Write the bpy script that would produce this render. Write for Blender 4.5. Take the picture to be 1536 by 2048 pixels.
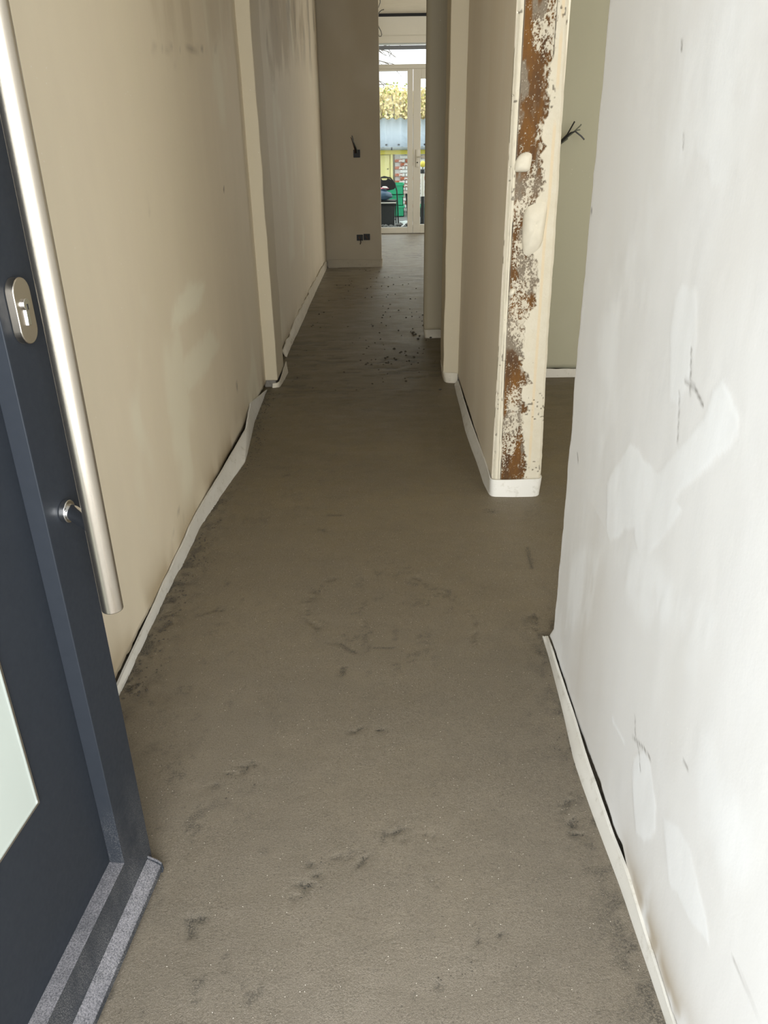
import bpy, math, random
import numpy as np
from mathutils import Matrix, Vector
for _o in list(bpy.data.objects): bpy.data.objects.remove(_o)
C = bpy.context.scene.collection
SC = bpy.context.scene
R = math.radians

# ------------------------------------------------------------------ camera
def make_camera():
    p, r, y = R(25.9), R(-0.8), R(0.818)
    cy, sy = math.cos(y), math.sin(y)
    rz = Matrix(((cy, -sy, 0), (sy, cy, 0), (0, 0, 1)))
    rt = rz @ Vector((1, 0, 0)); up = rz @ Vector((0, math.sin(p), math.cos(p))); fw = rz @ Vector((0, math.cos(p), -math.sin(p)))
    rt2 = math.cos(r)*rt + math.sin(r)*up; up2 = -math.sin(r)*rt + math.cos(r)*up
    m = Matrix((rt2, up2, -fw)).transposed().to_4x4(); m.translation = (0, 0, 1.4)
    cd = bpy.data.cameras.new('camera'); cd.sensor_fit = 'VERTICAL'; cd.sensor_height = 36.0; cd.lens = 1540.0/2048.0*36.0
    cd.clip_start = 0.05; cd.clip_end = 200
    co = bpy.data.objects.new('camera', cd); C.objects.link(co); co.matrix_world = m; SC.camera = co
make_camera()
# ------------------------------------------------------------------ sky, lights, exposure
W = bpy.data.worlds.new('sky'); SC.world = W; W.use_nodes = True
bg = W.node_tree.nodes['Background']; bg.inputs[0].default_value = (0.93, 0.97, 1.0, 1); bg.inputs[1].default_value = 2.6
SC.view_settings.view_transform = 'Standard'; SC.view_settings.look = 'None'; SC.view_settings.exposure = 0.0; SC.view_settings.gamma = 1.0
SC.view_settings.use_curve_mapping = False
def area(name, loc, direction, sx, sy, power, col):
    l = bpy.data.lights.new(name, 'AREA'); l.shape = 'RECTANGLE'; l.size = sx; l.size_y = sy; l.energy = power; l.color = col
    o = bpy.data.objects.new(name, l); C.objects.link(o); o.location = loc
    o.rotation_euler = Vector(direction).to_track_quat('-Z', 'Y').to_euler(); return o
area('street_daylight', (-0.05, -1.40, 1.55), (0, 1, -0.03), 2.6, 2.6, 262, (0.97, 0.99, 1.0))
area('front_room_daylight', (1.75, 0.24, 1.65), (0, 1, 0.12), 1.5, 1.5, 36, (1.0, 0.98, 0.92))
area('front_room_side_fill', (3.3, 2.5, 1.5), (-1, 0, -0.05), 2.2, 2.0, 16, (1.0, 0.97, 0.89))  # added fill lamp for the left wall; this side wall has no window
area('back_room_fill', (3.3, 11.2, 1.6), (-1, 0, -0.1), 3.2, 2.2, 95, (1.0, 0.97, 0.9))  # added fill lamp for the back room, in front of a windowless wall

# ------------------------------------------------------------------ numpy noise
def vnoise(x, y, seed=0):
    xi = np.floor(x).astype(np.int64); yi = np.floor(y).astype(np.int64); xf = x-xi; yf = y-yi
    def h(a, b):
        n = (a*374761393 + b*668265263 + seed*974711) & 0x7fffffff
        n = ((n ^ (n >> 13))*1274126177) & 0x7fffffff
        n = n ^ (n >> 16)
        return (n & 0xffff)/65535.0
    u = xf*xf*(3-2*xf); v = yf*yf*(3-2*yf)
    return (h(xi, yi)*(1-u)+h(xi+1, yi)*u)*(1-v) + (h(xi, yi+1)*(1-u)+h(xi+1, yi+1)*u)*v
def fbm(x, y, seed=0, octv=4):
    s = 0; a = 0.5; t = 0
    for k in range(octv):
        s = s + a*vnoise(x*2**k, y*2**k, seed+k*17); t += a; a *= 0.55
    return s/t
def sstep(a, b, x):
    t = np.clip((x-a)/(b-a), 0, 1); return t*t*(3-2*t)
def seg_dist(U, V, pts, closed=False):
    P = list(pts) + ([pts[0]] if closed else [])
    d = np.full(U.shape, 1e9)
    for (x0, y0), (x1, y1) in zip(P[:-1], P[1:]):
        dx, dy = x1-x0, y1-y0; L = dx*dx+dy*dy+1e-12
        t = np.clip(((U-x0)*dx+(V-y0)*dy)/L, 0, 1)
        d = np.minimum(d, np.hypot(U-x0-t*dx, V-y0-t*dy))
    return d
def poly_mask(U, V, poly, soft=0.006, wob=0.008, seed=3):
    """1 inside an outline, soft-edged, with a wobbly trowelled edge"""
    us = [p[0] for p in poly]; vs = [p[1] for p in poly]; out = np.zeros(U.shape)
    near = (U > min(us)-.1) & (U < max(us)+.1) & (V > min(vs)-.1) & (V < max(vs)+.1)
    u = U[near]; v = V[near]
    u = u + wob*2*(fbm(u*30, v*30, seed)-.5); v = v + wob*2*(fbm(u*30+9, v*30+4, seed+5)-.5)
    inside = np.zeros(u.shape, bool); n = len(poly)
    for i in range(n):
        x0, y0 = poly[i]; x1, y1 = poly[(i+1) % n]
        if y0 != y1: inside ^= ((y0 > v) != (y1 > v)) & (u < (x1-x0)*(v-y0)/(y1-y0)+x0)
    d = seg_dist(u, v, poly, True)*np.where(inside, 1, -1)
    out[near] = sstep(-soft, soft, d); return out
def stroke(U, V, pts, w):
    us = [p[0] for p in pts]; vs = [p[1] for p in pts]; out = np.zeros(U.shape); m = 4*w
    near = (U > min(us)-m) & (U < max(us)+m) & (V > min(vs)-m) & (V < max(vs)+m)
    if near.any(): out[near] = np.exp(-(seg_dist(U[near], V[near], pts)/w)**2)
    return out

# ------------------------------------------------------------------ mesh helpers
class MB:
    def __init__(s): s.v = []; s.f = []
    def add(s, v, f):
        b = len(s.v); s.v += [tuple(p) for p in v]; s.f += [tuple(i+b for i in q) for q in f]; return s
    def box(s, x0, x1, y0, y1, z0, z1):
        return s.add([(x0,y0,z0),(x1,y0,z0),(x1,y1,z0),(x0,y1,z0),(x0,y0,z1),(x1,y0,z1),(x1,y1,z1),(x0,y1,z1)],
                     [(0,3,2,1),(4,5,6,7),(0,1,5,4),(1,2,6,5),(2,3,7,6),(3,0,4,7)])
    def prism(s, prof, a0, a1, axis='y'):
        """extrude a closed profile (two coordinates) along an axis"""
        n = len(prof); v = []
        for a in (a0, a1):
            for p, q in prof: v.append({'y': (p, a, q), 'x': (a, p, q), 'z': (p, q, a)}[axis])
        f = [tuple(range(n))[::-1], tuple(range(n, 2*n))] + [(i, (i+1) % n, n+(i+1) % n, n+i) for i in range(n)]
        return s.add(v, f)
    def tube(s, pts, r, seg=10, r1=None):
        pts = [Vector(p) for p in pts]; n = len(pts); v = []; f = []; prev = None
        for i, p in enumerate(pts):
            t = (pts[min(i+1, n-1)]-pts[max(i-1, 0)]).normalized()
            a = prev - t*prev.dot(t) if prev else (Vector((0, 0, 1)) if abs(t.z) < .9 else Vector((1, 0, 0))).cross(t)
            a.normalize(); prev = a; b = t.cross(a)
            rr = r if r1 is None else r+(r1-r)*i/max(1, n-1)
            for k in range(seg):
                th = 2*math.pi*k/seg; v.append(p+rr*(math.cos(th)*a+math.sin(th)*b))
        for i in range(n-1):
            for k in range(seg): f.append((i*seg+k, i*seg+(k+1) % seg, (i+1)*seg+(k+1) % seg, (i+1)*seg+k))
        f += [tuple(range(seg))[::-1], tuple(range((n-1)*seg, n*seg))]
        return s.add(v, f)
    def build(s, name, mat, parent=None, smooth=False, bevel=0, **props):
        return link(name, s.v, s.f, mat, parent, smooth, bevel, **props)
def link(name, v, f, mat, parent=None, smooth=False, bevel=0, **props):
    me = bpy.data.meshes.new(name); me.from_pydata([tuple(p) for p in v], [], f); me.update()
    bm_fix(me)
    o = bpy.data.objects.new(name, me); C.objects.link(o)
    if mat: me.materials.append(mat)
    if smooth:
        me.polygons.foreach_set('use_smooth', [True]*len(me.polygons)); me.set_sharp_from_angle(angle=R(40))
    if bevel:
        b = o.modifiers.new('edge', 'BEVEL'); b.width = bevel; b.segments = 2; b.limit_method = 'ANGLE'
    if parent: o.parent = parent
    for k, val in props.items(): o[k] = val
    return o
def bm_fix(me):
    import bmesh
    bm = bmesh.new(); bm.from_mesh(me); bmesh.ops.recalc_face_normals(bm, faces=bm.faces); bm.to_mesh(me); bm.free()
def empty(name, loc, label, cat, rz=0, group=None, kind=None):
    o = bpy.data.objects.new(name, None); C.objects.link(o); o.location = loc; o.rotation_euler = (0, 0, rz)
    o['label'] = label; o['category'] = cat
    if group: o['group'] = group
    if kind: o['kind'] = kind
    return o
def tag(o, label, cat, group=None, kind=None):
    o['label'] = label; o['category'] = cat
    if group: o['group'] = group
    if kind: o['kind'] = kind
    return o
def grid_slab(name, us, vs, fn, mapf, thick, mat, parent=None, **props):
    """a finely gridded plaster face with its own unevenness, closed by sides and a back so it has thickness.
    fn(U,V) -> U, V, N(height), {attribute: array}; mapf(u, v, n) -> world"""
    U, V = np.meshgrid(np.asarray(us), np.asarray(vs), indexing='ij'); nu, nv = U.shape
    U2, V2, N, at = fn(U, V)
    X, Y, Z = mapf(U2, V2, N); co = np.stack([X, Y, Z], -1).reshape(-1, 3)
    ii, jj = np.meshgrid(np.arange(nu-1), np.arange(nv-1), indexing='ij'); a = (ii*nv+jj).ravel()
    q = np.stack([a, a+nv, a+nv+1, a+1], -1)
    ring = [i*nv for i in range(nu)] + [(nu-1)*nv+j for j in range(1, nv)] + [i*nv+nv-1 for i in range(nu-2, -1, -1)] + [j for j in range(nv-2, 0, -1)]
    ring = np.array(ring); Ur = U2.ravel()[ring]; Vr = V2.ravel()[ring]
    bx = np.stack(mapf(Ur, Vr, np.full(len(ring), -thick)), -1)
    nb = len(co); m = len(ring); k = np.arange(m); k2 = (k+1) % m
    side = np.stack([ring[k], nb+k, nb+k2, ring[k2]], -1)
    co = np.concatenate([co, bx]); quads = np.concatenate([q, side])
    me = bpy.data.meshes.new(name); nq = len(quads)
    me.vertices.add(len(co)); me.vertices.foreach_set('co', co.astype(np.float32).ravel())
    loops = np.concatenate([quads.ravel(), nb+k[::-1]])
    me.loops.add(len(loops)); me.loops.foreach_set('vertex_index', loops.astype(np.int32))
    me.polygons.add(nq+1); me.polygons.foreach_set('loop_start', np.concatenate([np.arange(nq)*4, [nq*4]]).astype(np.int32))
    me.update(calc_edges=True); me.validate()
    sm = np.ones(nq+1, bool); sm[len(q):] = False; me.polygons.foreach_set('use_smooth', sm)
    for an, arr in at.items():
        A = me.attributes.new(an, 'FLOAT', 'POINT'); full = np.zeros(len(co), np.float32); full[:nu*nv] = arr.ravel().astype(np.float32); A.data.foreach_set('value', full)
    # outward orientation
    n0 = np.cross(co[q[0][1]]-co[q[0][0]], co[q[0][2]]-co[q[0][0]]); o0 = np.array(mapf(U2[0, 0], V2[0, 0], 1.0))-np.array(mapf(U2[0, 0], V2[0, 0], 0.0))
    if float(np.dot(n0, o0)) < 0: me.flip_normals()
    o = bpy.data.objects.new(name, me); C.objects.link(o); me.materials.append(mat)
    if parent: o.parent = parent
    for kk, val in props.items(): o[kk] = val
    return o

# ------------------------------------------------------------------ materials
class NT:
    def __init__(s, name):
        s.m = bpy.data.materials.new(name); s.m.use_nodes = True; s.t = s.m.node_tree; s.b = s.t.nodes['Principled BSDF']
    def n(s, typ, **kw):
        x = s.t.nodes.new(typ)
        for k, v in kw.items(): setattr(x, k, v)
        return x
    def l(s, a, b): s.t.links.new(a, b)
    def coord(s, scale=(1, 1, 1), out='Object'):
        tc = s.n('ShaderNodeTexCoord'); mp = s.n('ShaderNodeMapping'); mp.inputs['Scale'].default_value = scale
        s.l(tc.outputs[out], mp.inputs['Vector']); return mp.outputs[0]
    def noise(s, scale, detail=4, rough=.55, stretch=(1, 1, 1)):
        x = s.n('ShaderNodeTexNoise'); x.inputs['Scale'].default_value = scale; x.inputs['Detail'].default_value = detail; x.inputs['Roughness'].default_value = rough
        s.l(s.coord(stretch), x.inputs['Vector']); return x.outputs['Fac']
    def vor(s, scale, stretch=(1, 1, 1)):
        x = s.n('ShaderNodeTexVoronoi'); x.inputs['Scale'].default_value = scale; s.l(s.coord(stretch), x.inputs['Vector']); return x
    def attr(s, name):
        x = s.n('ShaderNodeAttribute'); x.attribute_name = name; return x.outputs['Fac']
    def mr(s, v, a, b, c=0, d=1):
        x = s.n('ShaderNodeMapRange'); s.l(v, x.inputs[0])
        for i, k in enumerate((a, b, c, d)): x.inputs[i+1].default_value = k
        return x.outputs[0]
    def math(s, op, a, b=None):
        x = s.n('ShaderNodeMath', operation=op)
        for i, k in enumerate((a, b)):
            if k is None: continue
            if isinstance(k, (int, float)): x.inputs[i].default_value = k
            else: s.l(k, x.inputs[i])
        return x.outputs[0]
    def mix(s, f, a, b, mode='MIX'):
        x = s.n('ShaderNodeMix', data_type='RGBA', blend_type=mode)
        for idx, k in ((0, f), (6, a), (7, b)):
            if isinstance(k, (int, float)): x.inputs[idx].default_value = k
            elif isinstance(k, tuple): x.inputs[idx].default_value = (*k, 1) if len(k) == 3 else k
            else: s.l(k, x.inputs[idx])
        return x.outputs[2]
    def bump(s, h, strength=.3, dist=.01):
        x = s.n('ShaderNodeBump'); x.inputs['Strength'].default_value = strength; x.inputs['Distance'].default_value = dist
        s.l(h, x.inputs['Height']); s.l(x.outputs[0], s.b.inputs['Normal']); return x
    def set(s, base=None, rough=None, metal=None, spec=None):
        for nm, k in (('Base Color', base), ('Roughness', rough), ('Metallic', metal), ('Specular IOR Level', spec)):
            if k is None: continue
            if isinstance(k, tuple): s.b.inputs[nm].default_value = (*k, 1)
            elif isinstance(k, (int, float)): s.b.inputs[nm].default_value = k
            else: s.l(k, s.b.inputs[nm])
        return s.m
def simple(name, col, rough=.5, metal=0, var=.08, scale=30, spec=.5, bump=.1):
    t = NT(name); nz = t.noise(scale)
    c = t.mix(nz, tuple(k*(1-var) for k in col), tuple(min(1, k*(1+var)) for k in col))
    if bump: t.bump(nz, bump, .003)
    return t.set(c, rough, metal, spec)

def plaster(name, base, base2, patch, streak=(1, 1, .25), rough=.62):
    t = NT(name)
    big = t.mr(t.noise(1.6, 5, .6, streak), .32, .68); fine = t.noise(9, 6, .65, (1, 1, .35)); grain = t.noise(160, 3)
    c = t.mix(big, base, base2)
    c = t.mix(t.mr(fine, .35, .7, 0, .55), c, tuple(k*.93 for k in base2))
    c = t.mix(t.attr('patch'), c, patch)
    st = t.attr('stain')
    c = t.mix(st, c, (.33, .25, .14))
    dk = t.math('MULTIPLY', t.attr('dark'), t.mr(t.noise(120, 3), .05, .45))
    c = t.mix(dk, c, (.09, .075, .055))
    # fine pale flecks and pin holes
    v = t.vor(38); fl = t.math('LESS_THAN', v.outputs['Distance'], .07); pick = t.math('GREATER_THAN', t.noise(6.3, 2), .60)
    c = t.mix(t.math('MULTIPLY', t.math('MULTIPLY', fl, pick), .5), c, (.85, .84, .80))
    h = t.math('ADD', t.math('MULTIPLY', fine, .6), t.math('MULTIPLY', grain, .12))
    t.bump(h, .25, .004)
    return t.set(c, rough, 0, .35)
M = {}
M['plaster_left'] = plaster('old_lime_plaster', (.68, .61, .46), (.72, .635, .49), (.78, .75, .60))
M['plaster_right'] = plaster('pale_skim_plaster', (.71, .705, .68), (.765, .765, .755), (.82, .835, .835))
M['plaster_mid'] = plaster('warm_plaster', (.70, .62, .48), (.74, .66, .53), (.76, .70, .58))
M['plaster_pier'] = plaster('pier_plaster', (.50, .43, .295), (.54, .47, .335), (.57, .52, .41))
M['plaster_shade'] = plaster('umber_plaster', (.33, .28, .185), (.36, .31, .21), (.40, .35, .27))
M['plaster_dark'] = plaster('dark_plaster', (.42, .36, .26), (.46, .40, .30), (.5, .45, .35))  # darker base tone for the return wall and alcove
M['plaster_green'] = plaster('grey_green_plaster', (.43, .42, .31), (.455, .44, .33), (.47, .46, .36))
M['paint_white'] = simple('white_paint', (.74, .72, .64), .55, var=.04, scale=4)
M['ceiling'] = simple('glossy_skim', (.72, .66, .54), .22, var=.10, scale=3)
M['core'] = simple('mortar_core', (.20, .18, .15), .9, var=.4, scale=60, bump=.6)

def screed():
    t = NT('sand_cement_screed')
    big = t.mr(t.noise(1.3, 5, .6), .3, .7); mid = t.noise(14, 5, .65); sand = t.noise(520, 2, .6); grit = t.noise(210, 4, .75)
    deep_tone = t.mix(big, (.098, .073, .028), (.135, .102, .045)); near_tone = t.mix(big, (.128, .109, .083), (.164, .142, .113))
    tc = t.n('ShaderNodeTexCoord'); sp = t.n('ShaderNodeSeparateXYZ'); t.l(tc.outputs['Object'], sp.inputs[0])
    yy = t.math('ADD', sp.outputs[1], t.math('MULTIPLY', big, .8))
    c = t.mix(t.mr(yy, 1.0, 4.0), near_tone, deep_tone)  # paler grey by the entrance, browner further in
    c = t.mix(t.mr(yy, 8.0, 11.0), c, (.24, .22, .18))  # sheen by the garden doors put into the colour as a paler floor
    c = t.mix(t.mr(mid, .35, .75, 0, .45), c, (.105, .090, .066))
    c = t.mix(t.mr(sand, .50, .72, 0, .60), c, (.27, .235, .19))
    c = t.mix(t.mr(grit, .53, .75, 0, .6), c, (.24, .205, .16))
    c = t.mix(t.mr(grit, .45, .25, 0, .85), c, (.040, .033, .025))
    v = t.vor(230); fl = t.math('LESS_THAN', v.outputs['Distance'], .20); wn = t.n('ShaderNodeSeparateColor'); t.l(v.outputs['Color'], wn.inputs[0])
    c = t.mix(t.math('MULTIPLY', fl, t.math('GREATER_THAN', wn.outputs[0], .982)), c, (.66, .62, .54))  # sparse pale specks: sand glints painted into the colour
    dk = t.attr('dark'); pit = t.mr(t.noise(240, 3, .7), .57, .44, .12, 1)
    c = t.mix(t.math('MINIMUM', t.math('MULTIPLY', t.math('MULTIPLY', dk, pit), 1.25), 1.0), c, (.028, .026, .021))
    streak = t.noise(4.5, 6, .66, (1.0, 1.9, 1))
    h = t.math('ADD', t.math('MULTIPLY', sand, .25), t.math('ADD', t.math('MULTIPLY', grit, .5), t.math('MULTIPLY', streak, .9)))
    t.bump(h, .75, .004)
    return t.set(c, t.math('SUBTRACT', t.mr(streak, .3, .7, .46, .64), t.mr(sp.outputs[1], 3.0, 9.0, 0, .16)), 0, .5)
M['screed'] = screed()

def timber_end():
    t = NT('scraped_stud_and_plaster')
    br = t.attr('brown'); gy = t.attr('grey'); tan = t.attr('tan'); dk = t.attr('dark')
    wood = t.mix(t.mr(t.noise(22, 5, .6, (1, 1, .25)), .35, .65), (.155, .068, .013), (.070, .036, .016))
    wood = t.mix(t.mr(t.noise(260, 4, .7), .5, .75, 0, .5), wood, (.07, .04, .02))
    wood = t.mix(gy, wood, t.mix(t.noise(180, 4), (.24, .20, .145), (.105, .082, .058)))
    pl = t.mix(t.noise(20, 6, .7), (.51, .455, .335), (.585, .545, .45))
    pl = t.mix(t.mr(t.noise(70, 5, .7), .58, .7, 0, .5), pl, (.50, .45, .34))
    pl = t.mix(t.math('MULTIPLY', tan, .75), pl, (.58, .47, .31))
    c = t.mix(br, pl, wood); c = t.mix(dk, c, (.06, .045, .03))
    t.bump(t.noise(140, 5, .7), .4, .004)
    return t.set(c, .8, 0, .25)
M['stud'] = timber_end()
M['lump'] = simple('lumpy_plaster', (.56, .515, .41), .75, var=.07, scale=40, bump=.4)
def foam_mat(name='white_foam_strip', a=(.57, .55, .49), b=(.66, .645, .60), k=.55):
    t = NT(name)
    d = t.mr(t.noise(26, 5, .7), .56, .74, 0, k)
    c = t.mix(t.noise(8, 3), a, b); c = t.mix(d, c, (.30, .27, .20))
    t.b.inputs['Subsurface Weight'].default_value = 0
    t.bump(t.noise(300, 2), .15, .002); return t.set(c, .55, 0, .3)
M['foam'] = foam_mat(); M['foam_warm'] = foam_mat('stained_foam_strip', (.50, .45, .35), (.60, .55, .44), .8); M['foam_dark'] = foam_mat('mortar_smeared_foam_strip', (.36, .32, .24), (.45, .40, .31), .7)
def anthracite(dusty):
    t = NT('anthracite_powder_coat' + ('_dusty' if dusty else ''))
    c = t.mix(t.noise(50, 3), (.019, .0225, .028), (.023, .0265, .033))
    geo = t.n('ShaderNodeNewGeometry'); sep = t.n('ShaderNodeSeparateXYZ'); t.l(geo.outputs['Normal'], sep.inputs[0])
    upf = t.mr(sep.outputs[2], .25, .8)
    grain = t.mr(t.noise(330, 4, .8), .42, .60)
    if dusty:
        tc = t.n('ShaderNodeTexCoord'); sp = t.n('ShaderNodeSeparateXYZ'); t.l(tc.outputs['Object'], sp.inputs[0])
        low = t.mr(sp.outputs[2], .34, .02)
        spk = t.math('MULTIPLY', low, t.math('MULTIPLY', t.mr(t.noise(420, 3, .8), .50, .60), t.mr(t.noise(9, 4, .6, (1, 1, .5)), .35, .6)))
        c = t.mix(t.math('MULTIPLY', spk, .75), c, (.30, .29, .28))
        c = t.mix(t.math('MULTIPLY', upf, t.math('MULTIPLY', t.math('ADD', t.math('MULTIPLY', grain, .6), .25), t.mr(t.noise(22, 5, .7), .25, .6, .45, 1))), c, (.27, .26, .275))
    r = t.mr(t.noise(90, 3), .3, .7, .40, .52)
    return t.set(c, r, 0, .15)
M['door'] = anthracite(False); M['door_dusty'] = anthracite(True)
def steel(name, rough, col=(.66, .62, .55)):
    t = NT(name); nz = t.noise(14, 4, .6, (40, 40, .4)); t.bump(nz, .06, .001)
    c = t.mix(nz, tuple(k*.92 for k in col), col); t.b.inputs['Anisotropic'].default_value = .5
    return t.set(c, rough, 1.0)
M['steel'] = steel('brushed_steel', .27, (.56, .505, .43)); M['chrome'] = steel('satin_chrome', .13, (.72, .72, .72))
M['frosted'] = simple('frosted_glass', (.42, .46, .42), .35, var=.03, scale=3)
M['black'] = simple('black_plastic', (.007, .007, .007), .55, bump=0)
M['upvc'] = simple('white_upvc', (.66, .64, .56), .35, var=.03, scale=5)
M['upvc_shade'] = simple('shaded_upvc', (.20, .22, .25), .5)  # darker frame copy: shade on the head rail put into the colour
def glass():
    t = NT('clear_glass'); n = t.t.nodes; n.remove(t.b)
    tr = n.new('ShaderNodeBsdfTransparent'); tr.inputs[0].default_value = (.95, .97, .96, 1)
    gl = n.new('ShaderNodeBsdfGlossy'); gl.inputs['Roughness'].default_value = .02
    fr = n.new('ShaderNodeFresnel'); fr.inputs[0].default_value = 1.12; mx = n.new('ShaderNodeMixShader')
    t.l(fr.outputs[0], mx.inputs[0]); t.l(tr.outputs[0], mx.inputs[1]); t.l(gl.outputs[0], mx.inputs[2])
    t.l(mx.outputs[0], n['Material Output'].inputs[0]); return t.m
M['glass'] = glass()
M['wire_black'] = simple('black_cable', (.015, .015, .015), .4, bump=0)
M['wire_brown'] = simple('brown_cable', (.12, .055, .02), .45, bump=0)
M['wire_grey'] = simple('grey_cable', (.13, .14, .11), .45, bump=0)

# ================================================================== SETTING
XL, XR, CEIL = -.795, .475, 3.02
# ---- floor: hand-trowelled sand and cement
FMARK = [[(-.214,2.344),(-.27,2.267),(-.293,2.193),(-.284,2.104),(-.23,2.021),(-.189,1.974)],[(-.095,2.547),(-.039,2.501),(.116,2.31),(.236,2.169),(.26,2.065),(.245,1.954)],
 [(-.162,1.8),(-.154,1.838),(-.144,1.838),(-.152,1.797),(-.162,1.797)],[(-.166,1.958),(-.142,1.927),(-.119,1.912)],[(-.066,1.934),(.001,1.934)],[(-.453,1.372),(-.417,1.407),(-.353,1.448)],
 [(-.136,1.556),(-.071,1.576),(-.005,1.551)],[(-.213,1.084),(-.172,1.118),(-.141,1.109)],[(-.185,1.172),(-.183,1.154)],[(-.139,1.181),(-.068,1.172),(-.075,1.144)],[(.073,1.126),(.101,1.092)],
 [(.146,.978),(.187,.981),(.225,1.0)],[(.087,.924),(.129,.945)],[(-.022,1.229),(.034,1.238),(.081,1.209)],[(.038,.877),(.072,.89)],[(-.76,2.478),(-.695,2.455)],[(-.618,2.143),(-.576,2.151)],
 [(-.552,2.205),(-.513,2.213)],[(.385,2.894),(.419,2.874)],[(-.273,2.858),(-.212,2.857)],[(-.298,2.731),(-.274,2.718)],[(.504,2.572),(.496,2.417)],[(-.506,3.268),(-.481,3.285)],[(-.404,.993),(-.415,1.028),(-.386,1.027)],
 [(-.75,2.127),(-.72,2.12)],[(.45,2.113),(.444,1.864)],[(.40,1.352),(.397,1.18)]]
FWID = [.020,.010,.004,.006,.003,.014,.010,.016,.012,.012,.011,.009,.010,.018,.010,.03,.012,.010,.012,.007,.007,.007,.007,.008,.015,.02,.02]
def floor_fn(U, V):
    base = .010*(fbm(U*1.7, V*1.3, 5)-.5) + .0035*(fbm(U*9, V*9, 8, 3)-.5)
    dark = np.zeros(U.shape); groove = np.zeros(U.shape)
    for i, (p, w) in enumerate(zip(FMARK, FWID)):
        s = stroke(U, V, p, w); br = sstep(.46, .60, fbm(U*95, V*95, 31+i, 3))*sstep(.30, .5, fbm(U*30, V*30, 61+i, 2)) if w > .0085 else 1.0
        k = .85 if w > .0085 else .8
        if i in (0, 1): k = .45
        dark = np.maximum(dark, s*br*k); groove += s*br*min(.0035, w*.35)
    # crumbly seam along the left edging, rough patches and trowel drags further in
    seam = np.exp(-np.clip(U+.765, 0, 9)/.06)*sstep(.50, .66, fbm(U*45, V*28, 77, 3))*(V < 4.6); dark = np.maximum(dark, .8*seam); groove += .004*seam
    seam2 = np.exp(-np.clip(.45-U, 0, 9)/.05)*sstep(.5, .68, fbm(U*40, V*30, 78, 3))*(V < 2.1)*(U < .6); dark = np.maximum(dark, .6*seam2)
    rough = sstep(.60, .70, fbm(U*22, V*16, 91, 3))*sstep(.46, .62, fbm(U*2.6, V*2.0, 92, 2)); rough = rough*sstep(.45, .62, fbm(U*80, V*80, 93, 3)); dark = np.maximum(dark, .45*rough*(1-sstep(2.2, 3.4, V)*.5))
    drag = sstep(.57, .68, fbm(U*7, V*24, 55, 4))*sstep(3.6, 5.0, V)*sstep(.3, .6, fbm(U*1.5, V*.8, 57, 2)); dark = np.maximum(dark, .55*drag); base = base - .004*drag + .004*(fbm(U*2.2, V*9, 59, 3)-.5)*sstep(3, 5, V)
    return U, V, base-groove, {'dark': np.clip(dark, 0, 1)}
ys = [-.12]; 
while ys[-1] < 13.28: ys.append(ys[-1]+max(.0075, .0042*max(ys[-1], .1)))
ys[-1] = 13.28
xs = list(np.arange(-.99, .72, .0085)) + list(np.arange(.75, 3.45, .06))
grid_slab('floor', xs, ys, floor_fn, lambda u, v, n: (u, v, n), .12, M['screed'], kind='structure')

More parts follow.
